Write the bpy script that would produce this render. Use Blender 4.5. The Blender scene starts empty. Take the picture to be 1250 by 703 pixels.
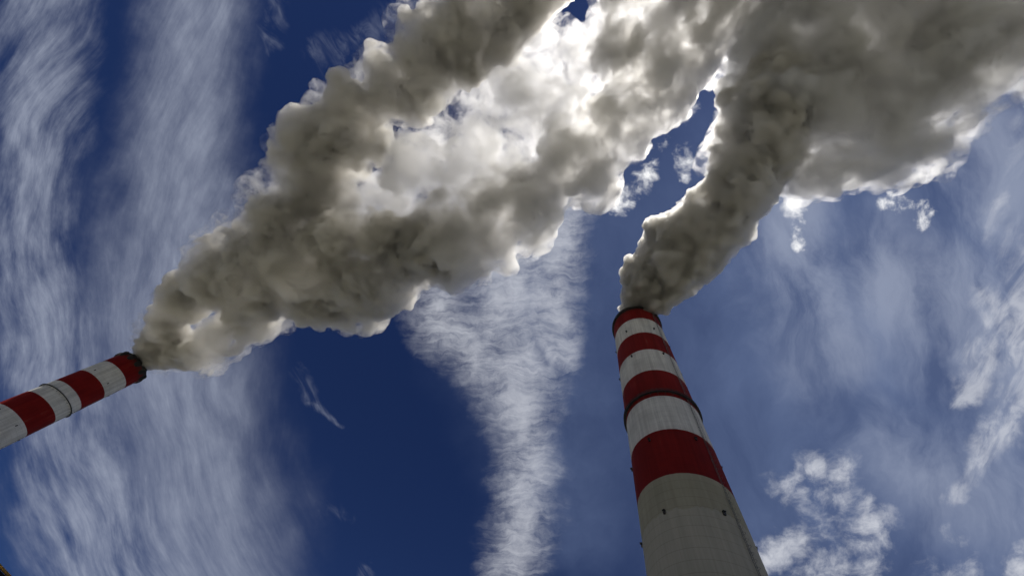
import bpy, bmesh, math, random
import numpy as np
from mathutils import Vector, Matrix

S = bpy.context.scene
COL = S.collection
R = math.radians

# ------------------------------------------------------------------ camera
cam_data = bpy.data.cameras.new("camera")
cam = bpy.data.objects.new("camera", cam_data)
COL.objects.link(cam)
cam_data.sensor_width = 36.0
cam_data.lens = 12.67
cam_data.clip_start = 0.1
cam_data.clip_end = 20000.0
CAM_R = Matrix.Rotation(R(90 + 67.66), 3, 'X') @ Matrix.Rotation(R(32.18), 3, 'Z')
cam.matrix_world = Matrix.Translation((0, 0, 1.7)) @ CAM_R.to_4x4()
S.camera = cam

# ------------------------------------------------------------------ sun, exposure
SUN_EL, SUN_AZ = 66.0, 172.0          # degrees; azimuth clockwise from +Y
sun_dir = Vector((math.sin(R(SUN_AZ)) * math.cos(R(SUN_EL)), math.cos(R(SUN_AZ)) * math.cos(R(SUN_EL)), math.sin(R(SUN_EL))))
sd = bpy.data.lights.new("sun", 'SUN')
sd.energy = 5.0
sd.angle = R(0.5)
sd.color = (1.0, 0.96, 0.9)
sun = bpy.data.objects.new("sun", sd)
COL.objects.link(sun)
sun.rotation_euler = (-sun_dir).to_track_quat('-Z', 'Y').to_euler()
S.view_settings.view_transform = 'Standard'
S.view_settings.look = 'None'
S.view_settings.gamma = 1.0
S.view_settings.use_curve_mapping = False
S.view_settings.exposure = -0.1

S.render.engine = 'CYCLES'
cy = S.cycles
cy.max_bounces = 16
cy.volume_bounces = 7
cy.diffuse_bounces = 3
cy.glossy_bounces = 2
cy.transmission_bounces = 4
cy.transparent_max_bounces = 64
cy.volume_step_rate = 1.0
cy.volume_max_steps = 256
cy.use_denoising = True
cy.use_adaptive_sampling = True
cy.adaptive_threshold = 0.05
cy.adaptive_min_samples = 24
cy.sample_clamp_indirect = 8.0

# ------------------------------------------------------------------ a small language for node maths
class V:
    """a socket (or a number) with arithmetic that makes Math nodes"""
    def __init__(self, g, s): self.g, self.s = g, s
    def _op(self, op, *o):
        n = self.g.nt.nodes.new('ShaderNodeMath'); n.operation = op
        for i, a in enumerate((self,) + o):
            a = a.s if isinstance(a, V) else a
            if isinstance(a, (int, float)): n.inputs[i].default_value = a
            else: self.g.nt.links.new(a, n.inputs[i])
        return V(self.g, n.outputs[0])
    def __add__(s, o): return s._op('ADD', o)
    def __sub__(s, o): return s._op('SUBTRACT', o)
    def __mul__(s, o): return s._op('MULTIPLY', o)
    def __truediv__(s, o): return s._op('DIVIDE', o)
    __radd__ = __add__
    __rmul__ = __mul__
    def __rsub__(s, o): return V(s.g, o)._op('SUBTRACT', s)
    def max(s, o): return s._op('MAXIMUM', o)
    def min(s, o): return s._op('MINIMUM', o)
    def pow(s, o): return s._op('POWER', o)
    def abs(s): return s._op('ABSOLUTE')
    def sqrt(s): return s._op('SQRT')
    def exp(s): return s._op('EXPONENT')
    def clamp(s): return s.max(0.0).min(1.0)
    def step(s, a, b):
        """smooth 0 -> 1 while s goes a -> b (either order)"""
        t = ((s - a) * (1.0 / (b - a))).clamp()
        return t * t * (3.0 - 2.0 * t)

class G:
    def __init__(self, nt): self.nt = nt
    def node(self, typ, **kw):
        n = self.nt.nodes.new(typ)
        for k, v in kw.items(): setattr(n, k, v)
        return n
    def link(self, a, b): self.nt.links.new(a.s if isinstance(a, V) else a, b)
    def vec(self, x, y, z=0.0):
        n = self.node('ShaderNodeCombineXYZ')
        for i, a in enumerate((x, y, z)):
            if isinstance(a, V): self.link(a, n.inputs[i])
            else: n.inputs[i].default_value = a
        return n.outputs[0]
    def sep(self, s):
        n = self.node('ShaderNodeSeparateXYZ'); self.link(s, n.inputs[0])
        return [V(self, o) for o in n.outputs]
    def dot(self, s, c):
        n = self.node('ShaderNodeVectorMath', operation='DOT_PRODUCT'); self.link(s, n.inputs[0]); n.inputs[1].default_value = c
        return V(self, n.outputs['Value'])
    def noise(self, vec, scale=1.0, detail=4.0, rough=0.5, dist=0.0, lac=2.0):
        n = self.node('ShaderNodeTexNoise'); n.noise_dimensions = '3D'
        self.link(vec, n.inputs['Vector'])
        n.inputs['Scale'].default_value = scale; n.inputs['Detail'].default_value = detail
        n.inputs['Roughness'].default_value = rough; n.inputs['Distortion'].default_value = dist
        n.inputs['Lacunarity'].default_value = lac
        return V(self, n.outputs[0])
    def mix(self, fac, a, b, blend='MIX'):
        n = self.node('ShaderNodeMix', data_type='RGBA', blend_type=blend)
        for sock, v in ((n.inputs[0], fac), (n.inputs[6], a), (n.inputs[7], b)):
            if isinstance(v, V): self.link(v, sock)
            elif isinstance(v, (int, float)): sock.default_value = v
            elif isinstance(v, tuple): sock.default_value = (*v, 1.0) if len(v) == 3 else v
            else: self.link(v, sock)
        return n.outputs[2]

# ------------------------------------------------------------------ sky: Nishita blue with cirrus drifting across it
world = bpy.data.worlds.new("World")
S.world = world
world.use_nodes = True
wt = world.node_tree
wt.nodes.clear()
g = G(wt)
sky = g.node('ShaderNodeTexSky', sky_type='NISHITA', sun_disc=False)
sky.sun_elevation = R(SUN_EL)
sky.sun_rotation = R(SUN_AZ)
sky.altitude = 600.0
sky.air_density = 1.0
sky.dust_density = 0.35
sky.ozone_density = 4.0
gen = g.node('ShaderNodeTexCoord').outputs['Generated']
# directions in a fixed frame of the sky: an even scale across a flat chart (440 units to the radian)
right, up, back = CAM_R.col[0], CAM_R.col[1], CAM_R.col[2]
a_, b_, c_ = g.dot(gen, right), g.dot(gen, up), g.dot(gen, -back)
c_ = c_.max(0.05)
X = 625.0 + 440.0 * (a_ / c_)
Y = 351.5 - 440.0 * (b_ / c_)

def capsule(x0, y0, x1, y1, w0, w1, soft=1.0):
    """1 inside a tapered bar from (x0,y0) to (x1,y1), fading to 0 over its half width"""
    dx, dy = x1 - x0, y1 - y0
    l2 = dx * dx + dy * dy
    t = (((Xm - x0) * dx + (Ym - y0) * dy) * (1.0 / l2)).clamp()
    ex, ey = Xm - (t * dx + x0), Ym - (t * dy + y0)
    dist = (ex * ex + ey * ey).sqrt()
    w = t * (w1 - w0) + w0
    return (dist / w).step(1.0, 1.0 - soft)

def cover(*m):
    r = m[0]
    for q in m[1:]: r = r.max(q)
    return r
SKY_TINT = (0.135, 0.18, 0.325)
CLOUD_THIN = (4.4, 4.85, 6.0)
CLOUD_HAZE = (1.85, 2.5, 4.3)
CLOUD_THICK = (7.2, 7.4, 8.0)
CLOUD_SCRAP = (12.0, 12.0, 12.0)
def nz(n, gain=2.6): return ((n - 0.5) * gain + 0.5).clamp()
def ragged(m, n, amt=1.2, hi=0.9): return (n * (m * 0.6 + 0.4) - 0.75 + m * (amt - 0.35)).step(0.0, hi) * m.step(0.0, 0.35)
def veil(m, n, lo=0.3, hi=1.15): return (m * (n * 1.15 + 0.3)).step(lo * 0.5, hi)
big = g.noise(g.vec(X + 300.0, Y), 0.006, 3, 0.5)
wob = g.noise(g.vec(X, Y, 4.0), 0.011, 4, 0.55) - 0.5
wob2 = g.noise(g.vec(X, Y, 44.0), 0.03, 4, 0.6) - 0.5
lumpy = g.noise(g.vec(X, Y, 61.0), 0.009, 4, 0.55)
Xm = X + (big - 0.5) * 70.0 + wob * 50.0 + wob2 * 26.0
Ym = Y + (lumpy - 0.5) * 90.0 + wob2 * 26.0
# long arcs of cirrus on the left
yc = Y - 390.0
slow = g.noise(g.vec(X, Y, 71.0), 0.005, 1, 0.5) - 0.5
across = X + slow * 90.0 - yc * yc * 0.0008 + wob2 * 2.5
cross = nz(g.noise(g.vec((X - Y * 0.42 + slow * 60.0) * 0.030, (Y + X * 0.42) * 0.008, 77.0), 1.0, 7, 0.6, 0.1), 2.2)
patch = nz(g.noise(g.vec(X * 0.9, Y * 0.6, 81.0), 0.017, 6, 0.62, 0.3), 2.4)
fine = nz(g.noise(g.vec(across * 0.040, Y * 0.010, 1.0), 1.0, 9, 0.64, 0.05), 2.2)
broad = nz(g.noise(g.vec(across * 0.013, Y * 0.004, 7.0), 1.0, 3, 0.5))
wisp = nz(g.noise(g.vec(across * 0.034, Y * 0.011, 3.0), 1.0, 7, 0.58, 0.1), 2.2)
m1 = cover(capsule(60, -80, 40, 330, 130, 105, 1.0), capsule(40, 330, 85, 600, 110, 140, 1.0), capsule(85, 600, 170, 800, 150, 190, 1.0))
d1 = veil(m1, fine * 0.5 + wisp * 0.5, 0.5, 1.15)
m2 = cover(capsule(255, -90, 225, 130, 105, 125, 1.0), capsule(225, 130, 205, 420, 125, 175, 1.0), capsule(205, 420, 235, 560, 175, 185, 1.0), capsule(235, 560, 285, 820, 185, 175, 1.0))
d2 = veil(m2, fine * 0.3 + broad * 0.35 + wisp * 0.2 + 0.08, 0.1, 1.15)
# the mottled bank in the middle
rip = nz(g.noise(g.vec((X + Y * 0.25 + wob * 70.0) * 0.030, (Y + wob2 * 26.0 + wob * 30.0) * 0.12, 2.0), 1.0, 7, 0.68, 0.5), 2.2)
lump = nz(g.noise(g.vec(X * 0.016 + wob * 0.8, Y * 0.013 + wob2 * 0.6, 9.0), 1.0, 7, 0.62), 3.2)
m3 = cover(capsule(605, 300, 640, 560, 170, 92, 1.0), capsule(635, 540, 622, 800, 92, 92, 1.0), capsule(530, 370, 610, 450, 75, 90, 1.0), capsule(680, 240, 680, 430, 90, 60, 1.0))
d3 = veil(m3, rip * 0.42 + lump * 0.38 + patch * 0.2, 0.5, 1.3)
fib = nz(g.noise(g.vec(across * 0.11 + wob2 * 0.5, Y * 0.016, 31.0), 1.0, 8, 0.66, 0.1), 2.8)
d1 = (d1 * (0.22 + 0.45 * fib + 0.4 * cross + 0.45 * patch)).clamp()
d2 = (d2 * (0.42 + 0.28 * fib + 0.32 * cross + 0.34 * patch)).clamp()
# small wisps
wsp = nz(g.noise(g.vec((X - Y * 0.6) * 0.05, (X * 0.6 + Y) * 0.016, 5.0), 1.0, 7, 0.62, 1.0))
m4 = cover(capsule(358, 450, 388, 500, 20, 16, 1.0) * 0.7, capsule(385, 495, 428, 528, 14, 10, 1.0) * 0.9, capsule(445, 690, 455, 715, 26, 26, 1.0) * 0.9, capsule(385, 620, 425, 640, 34, 24, 1.0) * 0.6,
           capsule(395, 70, 520, 0, 55, 80, 1.0) * 0.8, capsule(330, 60, 340, 0, 30, 36, 1.0) * 0.75)
d4 = veil(m4, wsp * 0.8 + wisp * 0.2, 0.7, 1.5)
# puffs low on the right
puffn = nz(g.noise(g.vec(X * 0.023 + wob2 * 0.5, Y * 0.026 + wob * 0.5, 12.0), 1.0, 9, 0.64, 0.2), 3.0)
m5 = cover(capsule(985, 590, 1035, 600, 95, 80, 1.0), capsule(935, 670, 1010, 680, 90, 100, 1.0), capsule(1070, 625, 1045, 730, 62, 80, 1.0), capsule(1130, 705, 1200, 690, 60, 50, 1.0) * 0.75, capsule(1250, 685, 1260, 730, 70, 70, 1.0), capsule(1170, 655, 1180, 665, 30, 30, 1.0) * 0.8)
d5 = ragged(m5, puffn, 1.08, 1.1)
# torn streaks at the right edge
tor = nz(g.noise(g.vec((X + Y * 0.55) * 0.03, (Y - X * 0.55) * 0.014, 15.0), 1.0, 8, 0.62, 0.6))
m6 = cover(capsule(1270, 320, 1220, 430, 75, 48, 1.0), capsule(1265, 440, 1200, 570, 62, 40, 1.0), capsule(1210, 370, 1180, 480, 55, 40, 1.0) * 0.9, capsule(1205, 560, 1170, 610, 34, 24, 1.0) * 0.75, capsule(1225, 300, 1255, 160, 40, 60, 1.0) * 0.6)
d6 = veil(m6, tor, 0.6, 1.2)
# the thin veil on the right
veiln = nz(g.noise(g.vec((X - Y * 0.25 + wob * 60.0) * 0.013, (Y + X * 0.25) * 0.006, 20.0), 1.0, 7, 0.6, 0.5))
m7 = cover(capsule(960, 250, 1010, 440, 110, 120, 1.0), capsule(1090, 330, 1290, 450, 150, 230, 1.0), capsule(1190, 170, 1300, 300, 130, 170, 1.0), capsule(1080, 540, 1290, 640, 130, 190, 1.0) * 0.7)
d7 = veil(m7, veiln, 0.1, 1.3)
# torn white scraps close to the smoke
scr = nz(g.noise(g.vec(X * 0.034 + wob2 * 0.6, Y * 0.034 + wob * 0.6, 25.0), 1.0, 8, 0.64, 0.2), 2.8)
m8 = cover(capsule(960, 240, 975, 300, 42, 34, 1.0), capsule(1090, 248, 1145, 260, 32, 30, 1.0) * 0.95, capsule(1230, 90, 1265, 130, 48, 48, 1.0), capsule(895, 70, 920, 110, 40, 30, 1.0), capsule(840, 170, 825, 215, 30, 24, 1.0) * 0.75, capsule(650, 300, 670, 270, 40, 34, 1.0) * 0.9, capsule(745, 255, 790, 205, 36, 32, 1.0), capsule(790, 185, 860, 120, 22, 22, 1.0) * 0.6)
d8 = ragged(m8, scr, 0.95, 0.8)

thin = 1.0 - (1.0 - d1 * 0.6) * (1.0 - d2 * 0.62) * (1.0 - d4 * 0.36) * (1.0 - d7 * 0.5)
m9 = cover(capsule(1010, 330, 1060, 520, 420, 460, 1.0), capsule(1250, 330, 1280, 700, 420, 420, 1.0))
d9 = m9 * (0.75 + 0.5 * veiln)
mid = capsule(660, 300, 680, 640, 190, 120, 1.0) * (0.55 + 0.45 * lump)
haze = 1.0 - (1.0 - d9 * 0.52) * (1.0 - mid * 0.34)
thick = 1.0 - (1.0 - d3 * 0.66) * (1.0 - d5 * 0.85) * (1.0 - d6 * 0.6)

base = g.mix(1.0, sky.outputs[0], SKY_TINT, 'MULTIPLY')
c0 = g.mix(haze, base, CLOUD_HAZE)
c1 = g.mix(thin, c0, CLOUD_THIN)
c2 = g.mix(thick, c1, CLOUD_THICK)
c3 = g.mix(d8, c2, CLOUD_SCRAP)
bg = g.node('ShaderNodeBackground')
g.link(c3, bg.inputs['Color'])
bg.inputs['Strength'].default_value = 0.1
out = g.node('ShaderNodeOutputWorld')
g.link(bg.outputs[0], out.inputs['Surface'])
world.cycles.sampling_method = 'NONE'
# ------------------------------------------------------------------ builders
def tag(o, label=None, cat=None, group=None, kind=None):
    for k, v in (("label", label), ("category", cat), ("group", group), ("kind", kind)):
        if v: o[k] = v
    return o

def obj(name, bm, mat, parent=None, smooth=False):
    me = bpy.data.meshes.new(name)
    bm.to_mesh(me); bm.free()
    if mat: me.materials.append(mat)
    if smooth: me.polygons.foreach_set("use_smooth", np.ones(len(me.polygons), dtype=bool))
    o = bpy.data.objects.new(name, me)
    COL.objects.link(o)
    o.parent = parent
    return o

def empty(name, loc, rz=0.0):
    o = bpy.data.objects.new(name, None)
    COL.objects.link(o)
    o.location = loc; o.rotation_euler = (0, 0, rz)
    return o

def lathe(bm, prof, n=128, closed=False):
    """revolve (r, z) points about Z"""
    rings = []
    for r, z in prof:
        rings.append([bm.verts.new((r * math.cos(2 * math.pi * i / n), r * math.sin(2 * math.pi * i / n), z)) for i in range(n)])
    pairs = list(zip(rings[:-1], rings[1:]))
    if closed: pairs.append((rings[-1], rings[0]))
    for a, b in pairs:
        for i in range(n):
            bm.faces.new((a[i], a[(i + 1) % n], b[(i + 1) % n], b[i]))
    return rings

def box(bm, c, s, rot=None):
    m = Matrix.Translation(c) @ (rot.to_4x4() if rot else Matrix()) @ Matrix.Diagonal((*s, 1))
    return bmesh.ops.create_cube(bm, size=1.0, matrix=m)['verts']

def bar(bm, a, b, r, n=6):
    a, b = Vector(a), Vector(b)
    d = b - a
    m = Matrix.Translation((a + b) / 2) @ d.to_track_quat('Z', 'Y').to_matrix().to_4x4()
    bmesh.ops.create_cone(bm, cap_ends=True, segments=n, radius1=r, radius2=r, depth=d.length, matrix=m)

def hoop(bm, R0, z, r, n=96, k=6):
    prof = [(R0 + r * math.cos(2 * math.pi * i / k), z + r * math.sin(2 * math.pi * i / k)) for i in range(k)]
    lathe(bm, prof, n, True)

def plain(name, col, rough=0.6, metal=0.0, var=0.25, scale=0.6):
    m = bpy.data.materials.new(name); m.use_nodes = True
    gg = G(m.node_tree); b = m.node_tree.nodes['Principled BSDF']
    tc = gg.node('ShaderNodeTexCoord').outputs['Object']
    n = gg.noise(tc, scale, 6, 0.6)
    c = gg.mix(n.step(0.3, 0.7), tuple(x * (1 - var) for x in col), tuple(min(1, x * (1 + var)) for x in col))
    gg.link(c, b.inputs['Base Color'])
    b.inputs['Roughness'].default_value = rough; b.inputs['Metallic'].default_value = metal
    return m

RED = (0.185, 0.005, 0.004)
WHITE = (0.74, 0.735, 0.69)
CONC = (0.42, 0.395, 0.285)
CONC_LOW = (0.49, 0.465, 0.37)

def chimney_paint(name, top, band, nbands, low, radius, seed):
    """red and white painted bands over board-marked concrete, streaked by rain"""
    m = bpy.data.materials.new(name); m.use_nodes = True
    gg = G(m.node_tree); b = m.node_tree.nodes['Principled BSDF']
    tc = gg.node('ShaderNodeTexCoord').outputs['Object']
    x, y, z = gg.sep(tc)
    ang = y._op('ARCTAN2', x) * radius                           # metres round the shaft
    edge = (gg.noise(gg.vec(ang * 0.8, z * 0.8, seed), 1.0, 3, 0.6) - 0.5) * 0.22
    t = (top - z + edge) / band
    par = t._op('FLOOR') * 0.5
    odd = (par - par._op('FLOOR')) * 2.0                         # 0 red, 1 white
    painted = t._op('LESS_THAN', float(nbands))
    streak = gg.noise(gg.vec(ang * 0.55, z * 0.018, seed + 3), 1.0, 6, 0.62)
    streak2 = gg.noise(gg.vec(ang * 2.2, z * 0.035, seed + 9), 1.0, 4, 0.6)
    blotch = gg.noise(gg.vec(ang * 0.12, z * 0.12, seed + 5), 1.0, 5, 0.55)
    dirt = (streak * 0.6 + streak2 * 0.25 + blotch * 0.35)       # about 0.6
    pour = (z / 2.5)                                             # lift joints every 2.5 m
    pf = pour - pour._op('FLOOR')
    joint = pf.step(0.0, 0.05) * (1.0 - pf.step(0.95, 1.0))
    white = gg.mix(dirt.step(0.45, 0.78), tuple(c * 0.62 for c in WHITE), WHITE)
    red = gg.mix(dirt.step(0.42, 0.8), tuple(c * 0.7 for c in RED), (RED[0] * 1.2, RED[1] * 1.5, RED[2] * 1.5))
    conc = gg.mix((z + (streak - 0.5) * 4.0).step(low - 0.25, low + 0.25), CONC_LOW, CONC)
    conc = gg.mix(dirt.step(0.42, 0.8), gg.mix(1.0, conc, (0.78, 0.78, 0.77), 'MULTIPLY'), conc)
    rust = streak.step(0.57, 0.72) * blotch.step(0.45, 0.65) * 0.4
    paint = gg.mix(odd, red, white)
    c = gg.mix(painted, conc, paint)
    c = gg.mix(rust, c, (0.16, 0.12, 0.075))
    c = gg.mix(1.0, c, gg.mix(joint, (0.8, 0.8, 0.8), (1.0, 1.0, 1.0)), 'MULTIPLY')
    soot = (z + (streak - 0.5) * 5.0).step(top - 8.0, top) * 0.8
    c = gg.mix(soot, c, (0.03, 0.02, 0.017))
    gg.link(c, b.inputs['Base Color'])
    b.inputs['Roughness'].default_value = 0.85; b.inputs['Specular IOR Level'].default_value = 0.2
    bump = gg.node('ShaderNodeBump'); bump.inputs['Strength'].default_value = 0.35; bump.inputs['Distance'].default_value = 0.05
    gg.link(joint * 0.6 + streak2 * 0.6, bump.inputs['Height']); gg.link(bump.outputs[0], b.inputs['Normal'])
    return m

dark_steel = plain("dark_steel", (0.035, 0.035, 0.037), 0.6, 0.3)
flue_black = plain("flue_black", (0.014, 0.012, 0.012), 0.85)
lens_dark = plain("lens_dark", (0.02, 0.018, 0.018), 0.4)
grey_steel = plain("grey_steel", (0.16, 0.165, 0.17), 0.5, 0.5)

# ------------------------------------------------------------------ ground
def ground():
    m = bpy.data.materials.new("yard"); m.use_nodes = True
    gg = G(m.node_tree); b = m.node_tree.nodes['Principled BSDF']
    tc = gg.node('ShaderNodeTexCoord').outputs['Object']
    n1 = gg.noise(tc, 0.02, 6, 0.6); n2 = gg.noise(tc, 1.3, 5, 0.6)
    c = gg.mix(n1.step(0.42, 0.6), (0.22, 0.21, 0.19), (0.12, 0.13, 0.07))
    c = gg.mix(n2 * 0.5, c, (0.26, 0.25, 0.22))
    gg.link(c, b.inputs['Base Color']); b.inputs['Roughness'].default_value = 0.9
    bm = bmesh.new()
    n = 40
    for i in range(n + 1):
        for j in range(n + 1):
            bm.verts.new(((i / n - 0.5) * 12000, (j / n - 0.5) * 12000, 0))
    bm.verts.ensure_lookup_table()
    for i in range(n):
        for j in range(n):
            k = i * (n + 1) + j
            bm.faces.new((bm.verts[k], bm.verts[k + n + 1], bm.verts[k + n + 2], bm.verts[k + 1]))
    tag(obj("ground", bm, m), kind="structure")
ground()

# ------------------------------------------------------------------ the chimneys
H = 200.0
def chimney(label, x, y, r_top, taper, band, nbands, low, gallery_z, port_az, port_z, ladder_az, lugs, lip_out, seed):
    root = empty("chimney", (x, y, 0))
    tag(root, label, "chimney", "power station chimneys")
    rad = lambda z: r_top + taper * (H - z)
    bm = bmesh.new()
    prof = [(rad(z), z) for z in np.linspace(-0.5, H, 82)]
    prof += [(r_top - 0.7, H), (r_top - 0.9, H - 25.0)]
    lathe(bm, prof, 160)
    obj("shaft", bm, chimney_paint("paint_" + str(seed), H, band, nbands, low, r_top, float(seed)), root, True)
    shaft = root.children[0]
    # sharp lip
    bm = bmesh.new()
    lathe(bm, [(rad(0) + 1.4, -0.5), (rad(0) + 1.4, 1.2), (rad(0) + 0.05, 1.5)], 96)
    obj("plinth", bm, plain("plinth_concrete", (0.3, 0.3, 0.28), 0.8), root)
    bm = bmesh.new()
    lathe(bm, [(r_top + 0.06, H - 1.6), (r_top + lip_out, H - 1.2), (r_top + lip_out, H + 0.5), (r_top - 0.75, H + 0.6), (r_top - 0.75, H - 1.0)], 128)
    obj("rim", bm, flue_black, root)
    # inner flues
    for k in range(4):
        a = 2 * math.pi * (k + 0.5) / 4
        bm = bmesh.new()
        rf = r_top * 0.33
        lathe(bm, [(rf, H - 24.0), (rf, H + 0.2), (rf - 0.15, H + 0.2), (rf - 0.15, H - 24.0)], 48)
        f = obj("flue", bm, flue_black, root, True)
        f.location = (r_top * 0.5 * math.cos(a), r_top * 0.5 * math.sin(a), 0)
    if lugs:
        for k in range(lugs):
            a = 2 * math.pi * (k + 0.35) / lugs
            bm = bmesh.new()
            lathe(bm, [(0.02, H - 5.2), (1.4, H - 4.9), (2.2, H - 3.6), (2.4, H - 2.0), (2.35, H - 0.2), (1.8, H + 0.7), (0.02, H + 1.0)], 28)
            l = obj("crown_lug", bm, flue_black, root, True)
            l.location = ((r_top - 0.8) * math.cos(a), (r_top - 0.8) * math.sin(a), 0)
    # galleries: floor on brackets, with a railing
    for gz, reach, rail in gallery_z:
        r0 = rad(gz)
        bm = bmesh.new()
        lathe(bm, [(r0 + 0.02, gz), (r0 + reach, gz), (r0 + reach, gz + 0.25), (r0 + 0.02, gz + 0.25)], 128, True)
        nb = 32
        for k in range(nb):
            a = 2 * math.pi * k / nb
            c, s = math.cos(a), math.sin(a)
            bar(bm, ((r0 - 0.05) * c, (r0 - 0.05) * s, gz - 1.3), ((r0 + reach - 0.1) * c, (r0 + reach - 0.1) * s, gz - 0.02), 0.09, 5)
        gal = obj("gallery", bm, dark_steel, root)
        if rail:
            bm = bmesh.new()
            for hz in (0.45, 0.8, 1.15):
                hoop(bm, r0 + reach - 0.08, gz + 0.25 + hz, 0.05)
            npst = 48
            for k in range(npst):
                a = 2 * math.pi * k / npst
                q = ((r0 + reach - 0.08) * math.cos(a), (r0 + reach - 0.08) * math.sin(a))
                bar(bm, (*q, gz + 0.2), (*q, gz + 1.45), 0.05, 5)
            obj("railing", bm, dark_steel, gal)
    # obstruction lights on small hooded brackets
    for pz in port_z:
        for a in port_az:
            aa = R(90 - a)
            r0 = rad(pz)
            bm = bmesh.new()
            m = Matrix.Rotation(aa, 3, 'Z')
            box(bm, m @ Vector((r0 + 0.2, 0, pz)), (0.4, 0.6, 0.8), m)
            box(bm, m @ Vector((r0 + 0.35, 0, pz + 0.46)), (0.6, 0.75, 0.1), m)
            lgt = obj("obstruction_light", bm, lens_dark, root)
    # ladder with a safety cage
    aa = R(90 - ladder_az)
    m = Matrix.Rotation(aa, 3, 'Z')
    bm = bmesh.new()
    for s in (-0.28, 0.28):
        for z0 in np.arange(2.0, H - 6, 6.0):
            bar(bm, m @ Vector((rad(z0) + 0.28, s, z0)), m @ Vector((rad(z0 + 6) + 0.28, s, z0 + 6)), 0.05, 5)
    for z in np.arange(2.2, H - 2, 0.45):
        bar(bm, m @ Vector((rad(z) + 0.28, -0.28, z)), m @ Vector((rad(z) + 0.28, 0.28, z)), 0.025, 4)
    for z in np.arange(4.0, H - 2, 1.5):
        pts = [m @ Vector((rad(z) + 0.28 + 0.75 * math.sin(t), -0.4 * math.cos(t), z)) for t in np.linspace(0, math.pi, 7)]
        for p, q in zip(pts[:-1], pts[1:]): bar(bm, p, q, 0.03, 4)
    obj("ladder", bm, grey_steel, root)
    return root

chimney("tall red and white banded chimney with bare grey concrete lower shaft",
        71.9, 60.74, 12.48, 0.0011, 16.84, 7, 72.0, [(117.8, 0.85, True), (196.4, 0.95, True)], (-107, -168, -47, 13, 73, 133), (172.0, 147.2, 96.2, 71.9, 47.0), 178.0, 0, 0.25, 3)
chimney("farther red and white banded chimney whose dark crown is ringed by rounded lugs",
        -239.6, 330.3, 13.16, 0.0116, 14.12, 11, 60.0, [(151.6, 0.9, False)], (126, 66, 6, -54, -114, -174), (175.0, 126.0, 101.0), 75.0, 11, 0.2, 8)

# ------------------------------------------------------------------ the shed whose eave cuts the lower left corner
def shed():
    a = Vector((-14.83, 31.31, 0)); b = Vector((-14.15, 31.88, 0))
    d = (b - a).normalized()                                     # along the eave
    out = Vector((d.y, -d.x, 0))                                 # towards the camera
    rz = math.atan2(d.y, d.x)
    root = empty("storage_shed", a + d * 1.0, rz)
    tag(root, "dark shed with an orange eave edge in the lower left corner", "shed")
    # local x along the eave, local -y towards the camera, eave edge on y = 0
    x0, x1, top = -16.0, 5.0, 9.0
    bm = bmesh.new()
    box(bm, ((x0 + x1) / 2, 6.0, 4.2), (x1 - x0 - 1.6, 10.0, 8.4))
    obj("wall", bm, plain("dark_cladding", (0.05, 0.05, 0.052), 0.6), root)
    bm = bmesh.new()
    box(bm, ((x0 + x1) / 2, 6.0, 8.68), (x1 - x0 - 0.1, 11.9, 0.42))
    obj("roof", bm, plain("dark_roof", (0.02, 0.019, 0.018), 0.8), root)
    bm = bmesh.new()
    vs = box(bm, ((x0 + x1) / 2, 0.0, 8.95), (x1 - x0 + 0.1, 0.16, 0.10))
    bmesh.ops.bevel(bm, geom=bm.edges[:], offset=0.02, segments=2, affect='EDGES')
    obj("fascia", bm, plain("orange_paint", (0.78, 0.36, 0.03), 0.45, 0.0, 0.12), root)
    bm = bmesh.new()
    box(bm, (-4.0, 0.955, 2.2), (4.0, 0.09, 4.4))
    dr = obj("door", bm, plain("grey_door", (0.2, 0.21, 0.22), 0.5), root)
    bm = bmesh.new()
    bar(bm, (-2.5, 0.86, 1.0), (-2.5, 0.86, 1.5), 0.03)
    obj("handle", bm, grey_steel, dr)
shed()
# ------------------------------------------------------------------ smoke: closed billowing bodies filled with scattering particles
def hash3(i, j, k, s):
    h = (i * 374761393 + j * 668265263 + k * 2147483647 + s * 1274126177) & 0xffffffff
    h = ((h ^ (h >> 13)) * 1274126177) & 0xffffffff
    h = ((h ^ (h >> 16)) * 2246822519) & 0xffffffff
    return ((h ^ (h >> 15)) & 0xffffff) / float(0xffffff)

def worley(p, s):
    """distance to the nearest scattered point, cells of size 1"""
    c = np.floor(p).astype(np.int64)
    best = np.full(len(p), 9.0)
    for dx in (-1, 0, 1):
        for dy in (-1, 0, 1):
            for dz in (-1, 0, 1):
                i, j, k = c[:, 0] + dx, c[:, 1] + dy, c[:, 2] + dz
                q = np.stack([i + hash3(i, j, k, s), j + hash3(i, j, k, s + 1), k + hash3(i, j, k, s + 2)], 1)
                best = np.minimum(best, ((p - q) ** 2).sum(1))
    return np.sqrt(best)

def vnoise(p, s):
    c = np.floor(p).astype(np.int64)
    f = p - c
    f = f * f * (3 - 2 * f)
    r = 0.0
    for dx in (0, 1):
        for dy in (0, 1):
            for dz in (0, 1):
                w = (f[:, 0] if dx else 1 - f[:, 0]) * (f[:, 1] if dy else 1 - f[:, 1]) * (f[:, 2] if dz else 1 - f[:, 2])
                r = r + w * hash3(c[:, 0] + dx, c[:, 1] + dy, c[:, 2] + dz, s)
    return r

def ball_mesh(balls, sub=2):
    bm = bmesh.new()
    bmesh.ops.create_icosphere(bm, subdivisions=sub, radius=1.0)
    v0 = np.array([v.co[:] for v in bm.verts]); f0 = np.array([[v.index for v in f.verts] for f in bm.faces])
    bm.free()
    n = len(v0)
    vs = np.concatenate([v0 * b[3] + np.array(b[:3]) for b in balls])
    fs = np.concatenate([f0 + n * i for i in range(len(balls))])
    me = bpy.data.meshes.new("balls")
    me.from_pydata(vs.tolist(), [], fs.tolist())
    return me

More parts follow.
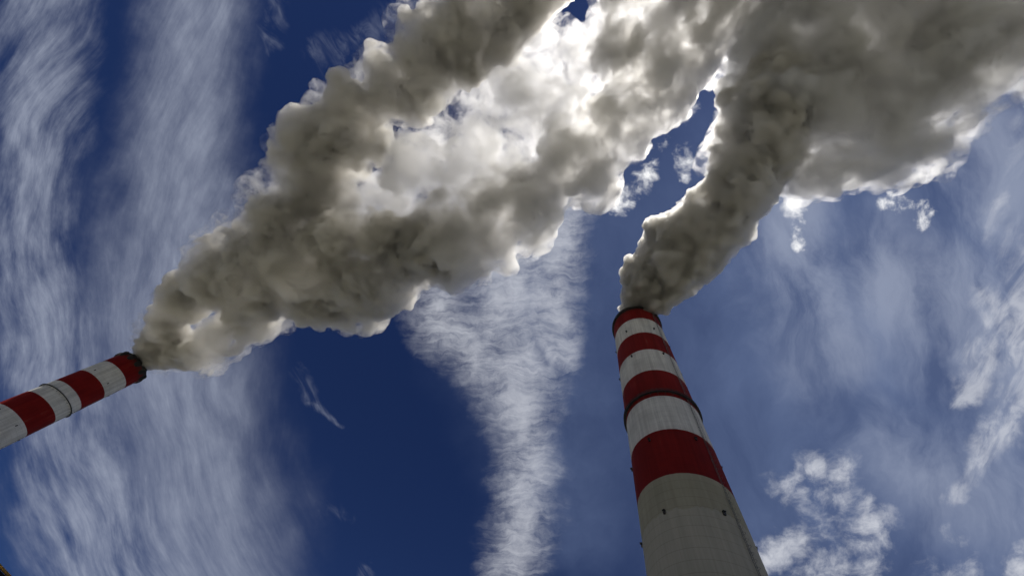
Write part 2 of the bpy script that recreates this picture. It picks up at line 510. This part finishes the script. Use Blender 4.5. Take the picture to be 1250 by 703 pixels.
def puffs(path, rng, core=0.86, n2=16, n3=5, s2=(0.24, 0.44), s3=(0.3, 0.5)):
    out = []
    for x, y, z, r in path:
        c = np.array([x, y, z])
        out.append((x, y, z, r * core))
        for _ in range(n2):
            u = rng.normal(size=3); u /= np.linalg.norm(u)
            q = r * rng.uniform(*s2)
            p = c + u * (r * rng.uniform(0.96, 1.06) - q)
            out.append((*p, q))
            for _ in range(n3):
                w = rng.normal(size=3); w = w / np.linalg.norm(w) + u * 0.6; w /= np.linalg.norm(w)
                q3 = q * rng.uniform(*s3)
                p3 = p + w * (q * 0.98 - q3 * 0.3)
                out.append((*p3, q3))
    return out

def densify(path, step=0.55, rng=None, jit=0.16):
    out = []
    for a, b in zip(path[:-1], path[1:]):
        a, b = np.array(a), np.array(b)
        d = np.linalg.norm(b[:3] - a[:3]); r = min(a[3], b[3])
        n = max(1, int(round(d / (r * step))))
        for i in range(n):
            q = a + (b - a) * i / n
            if rng is not None and len(out) > 3:
                q[:3] += rng.normal(size=3) * q[3] * jit
                q[3] *= rng.uniform(1 - 1.2 * jit, 1 + 0.9 * jit)
            out.append(tuple(q))
    out.append(tuple(path[-1]))
    return out

def billow(name, balls, voxel, mat, scales, seed, parent=None, smooth=2, stack=(0, 0, 0), calm=90.0):
    """the balls fused into one closed skin, then swollen into cauliflower heads of several sizes"""
    me0 = ball_mesh(balls)
    tmp = bpy.data.objects.new("tmp", me0)
    COL.objects.link(tmp)
    m = tmp.modifiers.new("r", 'REMESH'); m.mode = 'VOXEL'; m.voxel_size = voxel
    if smooth:
        m2 = tmp.modifiers.new("s", 'SMOOTH'); m2.factor = 0.5; m2.iterations = smooth
    dg = bpy.context.evaluated_depsgraph_get()
    me = bpy.data.meshes.new_from_object(tmp.evaluated_get(dg), depsgraph=dg)
    bpy.data.objects.remove(tmp); bpy.data.meshes.remove(me0)
    nv = len(me.vertices)
    co = np.empty(nv * 3); me.vertices.foreach_get("co", co); co = co.reshape(-1, 3)
    near = np.clip(np.linalg.norm(co - np.array(stack), axis=1) / calm, 0.22, 1.0)
    for k, (size, amp) in enumerate(scales):
        no = np.empty(nv * 3, dtype=np.float32); me.vertex_normals.foreach_get("vector", no); no = no.reshape(-1, 3)
        w = worley(co / size + vnoise(co / size * 0.7, seed + 40 + k)[:, None] * 0.6, seed + 7 * k)
        h = (1.0 - np.clip(w, 0, 1.1) ** 2 * 1.35) - 0.52
        amod = 0.4 + 1.2 * vnoise(co / (size * 3.5), seed + 90 + k)
        co = co + no * (h * amp * amod * (near if amp > 3 else near ** 0.5))[:, None]
        me.vertices.foreach_set("co", co.ravel()); me.update()
    for size, amp in ((7.0, 1.6), (3.0, 0.9)):
        no = np.empty(nv * 3, dtype=np.float32); me.vertex_normals.foreach_get("vector", no); no = no.reshape(-1, 3)
        co = co + no * ((vnoise(co / size, seed + 200) + vnoise(co / size * 2.1, seed + 201) * 0.5 - 0.75) * 2 * amp)[:, None]
        me.vertices.foreach_set("co", co.ravel()); me.update()
    # a second skinning takes away every fold the swelling made
    tmp = bpy.data.objects.new("tmp", me); COL.objects.link(tmp)
    m = tmp.modifiers.new("r", 'REMESH'); m.mode = 'VOXEL'; m.voxel_size = voxel
    m2 = tmp.modifiers.new("s", 'SMOOTH'); m2.factor = 0.3; m2.iterations = 1
    dg = bpy.context.evaluated_depsgraph_get()
    me2 = bpy.data.meshes.new_from_object(tmp.evaluated_get(dg), depsgraph=dg)
    bpy.data.objects.remove(tmp); bpy.data.meshes.remove(me); me = me2
    me.materials.clear(); me.materials.append(mat)
    me.polygons.foreach_set("use_smooth", np.ones(len(me.polygons), dtype=bool))
    o = bpy.data.objects.new(name, me)
    COL.objects.link(o)
    o.parent = parent
    return o

def smoke_mat(name, density, color, aniso, skin=0.12, skin_col=(0.8, 0.78, 0.75), hetero=None, stack=(0, 0, 0)):
    m = bpy.data.materials.new(name); m.use_nodes = True
    nt = m.node_tree; nt.nodes.clear(); gg = G(nt)
    o = gg.node('ShaderNodeOutputMaterial')
    v = gg.node('ShaderNodeVolumePrincipled')
    v.inputs['Color'].default_value = (*color, 1); v.inputs['Density'].default_value = density
    v.inputs['Anisotropy'].default_value = aniso
    if hetero:
        # hetero = (size of the clumps in metres, hollow level, contrast, detail, roughness, step)
        tc = gg.node('ShaderNodeTexCoord').outputs['Object']
        n = gg.noise(tc, 1.0 / hetero[0], hetero[3], hetero[4], 0.35)
        x, y, z = gg.sep(tc)
        ex, ey, ez = x - stack[0], y - stack[1], z - stack[2]
        d = (ex * ex + ey * ey + ez * ez).sqrt()
        jet = 0.25 * (1.0 - d / 70.0).max(0.0)
        dens = ((n - hetero[1] + jet) * hetero[2]).max(0.02).min(2.2)
        gg.link(dens * density, v.inputs['Density'])
        m.cycles.volume_step_rate = hetero[5]
    else:
        m.cycles.homogeneous_volume = True
    gg.link(v.outputs[0], o.inputs['Volume'])
    tr = gg.node('ShaderNodeBsdfTransparent'); di = gg.node('ShaderNodeBsdfDiffuse'); di.inputs[0].default_value = (*skin_col, 1)
    mx = gg.node('ShaderNodeMixShader'); mx.inputs[0].default_value = skin
    gg.link(tr.outputs[0], mx.inputs[1]); gg.link(di.outputs[0], mx.inputs[2])
    gg.link(mx.outputs[0], o.inputs['Surface'])
    return m
UPPER = [(-242.6, 333.9, 207.5, 9.4), (-239.3, 320.3, 208.9, 11.4), (-232.5, 297.4, 211.5, 15.4), (-224.4, 272.8, 214.4, 17.1), (-214.0, 239.3, 218.6, 19.9), (-196.2, 206.1, 223.3, 29.0), (-182.2, 172.0, 228.3, 31.2), (-169.0, 140.6, 233.2, 33.4), (-161.5, 109.2, 238.3, 33.1), (-159.5, 83.1, 242.5, 31.2), (-146.4, 52.3, 248.2, 28.2), (-137.5, 29.6, 252.6, 26.5), (-127.7, 7.0, 257.2, 26.1), (-110.6, -28.3, 264.8, 26.4), (-96.6, -60.2, 271.9, 24.8), (-84.1, -87.6, 277.0, 25.2)]
LOWER = [(-237.2, 330.4, 208.3, 7.9), (-226.1, 318.3, 210.2, 12.8), (-208.5, 300.2, 213.2, 14.8), (-190.1, 276.3, 216.7, 18.0), (-174.1, 250.1, 220.3, 20.9), (-156.1, 216.8, 225.0, 27.6), (-133.5, 191.5, 229.7, 29.7), (-104.3, 176.8, 234.2, 32.1), (-94.4, 155.9, 237.4, 27.7), (-73.5, 115.7, 244.1, 31.7), (-51.1, 93.2, 249.3, 33.0), (-34.1, 69.2, 254.2, 30.7), (-20.4, 52.4, 257.9, 26.9), (-17.7, 26.8, 261.9, 28.5), (-9.7, 6.6, 265.8, 30.3), (3.0, -11.7, 270.0, 28.8), (7.5, -33.2, 274.1, 27.2), (10.9, -56.4, 277.0, 23.3), (16.4, -77.0, 277.0, 22.5), (21.1, -96.9, 277.0, 22.8), (23.8, -117.4, 277.0, 23.9), (24.2, -138.7, 277.0, 26.6)]
HEAD = [(-169.2, 191.3, 212.6, 20.7), (-151.1, 168.6, 216.8, 21.5), (-131.7, 159.7, 219.6, 26.2), (-128.4, 139.6, 222.4, 19.9), (-114.4, 124.4, 225.7, 20.8), (-95.6, 109.9, 229.4, 22.9), (-109.9, 149.4, 223.0, 21.4)]
TOP = [(-16.8, -62.7, 283.0, 20.4), (-9.2, -84.4, 283.0, 25.9), (-0.7, -100.7, 283.0, 25.2), (-26.7, -99.6, 283.0, 22.2), (-8.8, -121.6, 283.0, 29.2), (-45.3, -108.7, 283.0, 21.9)]
VEIL = [(-132.5, 118.9, 258.3, 23.1), (-110.0, 108.4, 261.3, 32.0), (-97.1, 74.6, 266.8, 36.1), (-108.9, 49.8, 269.6, 15.8), (-73.4, 47.1, 272.5, 37.8), (-96.5, 24.7, 274.3, 26.7), (-58.6, 18.8, 277.9, 35.8), (-62.7, -10.1, 282.3, 34.9), (-90.9, -12.2, 280.8, 23.0), (-33.5, -17.7, 285.7, 34.9), (-45.9, -46.5, 289.8, 31.7), (-70.8, -44.0, 287.7, 22.5), (-34.7, -64.3, 293.8, 25.7), (-42.2, -84.4, 295.0, 19.6), (26.4, -90.9, 295.0, 21.5), (40.9, -103.5, 295.0, 21.1), (-3.8, -120.2, 295.0, 30.8)]
RIGHT = [(68.9, 55.4, 204.3, 12.8), (68.5, 52.4, 205.1, 12.8), (66.9, 46.3, 206.8, 14.6), (66.8, 36.6, 209.4, 18.7), (67.8, 26.4, 212.2, 22.3), (69.5, 14.9, 215.5, 25.0), (73.2, 0.3, 219.7, 26.6), (75.8, -15.5, 224.4, 27.3), (73.8, -31.4, 229.0, 26.1), (71.3, -45.6, 233.3, 25.1), (65.7, -56.9, 236.6, 23.1), (65.6, -71.2, 241.1, 25.6), (87.2, -74.2, 242.4, 26.5), (66.2, -88.1, 246.3, 25.4), (104.5, -62.5, 239.9, 25.0), (119.5, -78.5, 245.8, 26.7), (102.4, -99.6, 251.0, 32.9), (134.5, -94.5, 251.9, 27.5), (108.2, -119.3, 257.5, 34.8), (137.3, -117.6, 259.0, 25.5), (71.6, -112.0, 253.9, 28.2), (128.6, -134.5, 259.0, 26.3), (144.0, -134.2, 259.0, 20.4), (133.9, -149.3, 259.0, 23.9), (79.2, -133.7, 259.0, 36.2), (99.3, -147.5, 259.0, 33.1), (118.3, -160.5, 259.0, 28.2), (48.7, -101.4, 250.7, 20.9), (46.5, -125.3, 258.3, 25.9), (65.1, -156.8, 259.0, 36.5), (93.8, -173.6, 259.0, 35.2)]
rng = np.random.default_rng(5)
SL, SR = (-239.6, 330.3, 203.0), (71.9, 60.7, 203.0)
dense = smoke_mat("smoke_dense", 0.40, (0.973, 0.959, 0.926), 0.62, 0.03, (0.75, 0.73, 0.68), (25.0, 0.425, 8.0, 5, 0.74, 0.13), SL)
medium = smoke_mat("smoke_medium", 0.22, (0.972, 0.963, 0.943), 0.62, 0.02, (0.75, 0.73, 0.68), (25.0, 0.43, 8.5, 5, 0.74, 0.15), (0, 0, -900))
darker = smoke_mat("smoke_dark", 0.50, (0.966, 0.954, 0.926), 0.62, 0.04, (0.6, 0.58, 0.54), (20.0, 0.41, 8.0, 5, 0.74, 0.2), SR)
paler = smoke_mat("smoke_pale", 0.26, (0.968, 0.965, 0.96), 0.62, 0.03, (0.7, 0.69, 0.67), (28.0, 0.435, 9.0, 5, 0.74, 0.2), (0, 0, -900))
thinm = smoke_mat("smoke_thin", 0.10, (0.965, 0.96, 0.95), 0.62, 0.02, (0.75, 0.74, 0.72), (24.0, 0.465, 10.0, 5, 0.76, 0.18), (0, 0, -900))
shroud = smoke_mat("smoke_shroud", 0.10, (0.965, 0.957, 0.942), 0.62, 0.02, (0.75, 0.74, 0.72), (15.0, 0.50, 10.0, 4, 0.74, 0.2), (0, 0, -900))
def grow(path, k, skip=2): return [(x, y, z, r * k) for x, y, z, r in path[skip:]]

up = densify(UPPER, rng=rng); low = densify(LOWER[:10], rng=rng); low2 = densify(LOWER[8:], rng=rng)
left = billow("smoke_plume", puffs(grow(up, 0.80, 0), rng) + puffs(grow(low, 0.80, 0), rng) + puffs(grow(HEAD, 0.86, 0), rng), 1.15, dense, ((46, 11.0), (20, 7.0), (9, 4.4), (4.6, 2.6), (2.4, 1.0)), 3, stack=SL, calm=130.0)
tag(left, "forked grey smoke plume pouring from the farther chimney with the lugged crown", "smoke plume", "smoke plumes")
billow("drifting_smoke", puffs(grow(low2, 0.92, 0), rng) + puffs(TOP, rng), 1.3, medium, ((40, 10.0), (18, 6.0), (8, 4.2), (4, 2.2)), 29, left)
billow("thin_smoke", puffs(VEIL, rng), 1.8, thinm, ((40, 14.0), (16, 7.0), (7, 3)), 5, left)
billow("smoke_edge", puffs(grow(up, 0.96), rng) + puffs(grow(low, 0.96), rng), 1.5, shroud, ((30, 9.0), (13, 5.0), (5.5, 2.6)), 17, left, stack=SL)
right_plume = billow("smoke_plume", puffs(grow(RIGHT[:12], 0.92, 0), rng), 0.85, darker, ((34, 7.0), (14, 5.0), (6, 3.0), (3.0, 1.6), (1.6, 0.7)), 11, stack=SR, calm=80.0)
tag(right_plume, "dark grey smoke plume pouring from the chimney with the bare concrete shaft", "smoke plume", "smoke plumes")
billow("drifting_smoke", puffs(grow(RIGHT, 0.96, 11), rng), 1.1, paler, ((34, 8.0), (14, 5.0), (6, 3.0), (3, 1.5)), 31, right_plume)
billow("smoke_edge", puffs(grow(RIGHT, 1.04, 9), rng), 1.4, shroud, ((26, 8.0), (11, 4.0), (5, 2.0)), 23, right_plume, stack=SR)
for o in COL.objects:
    if 'smoke' in o.name: print(o.name, len(o.data.vertices), flush=True)
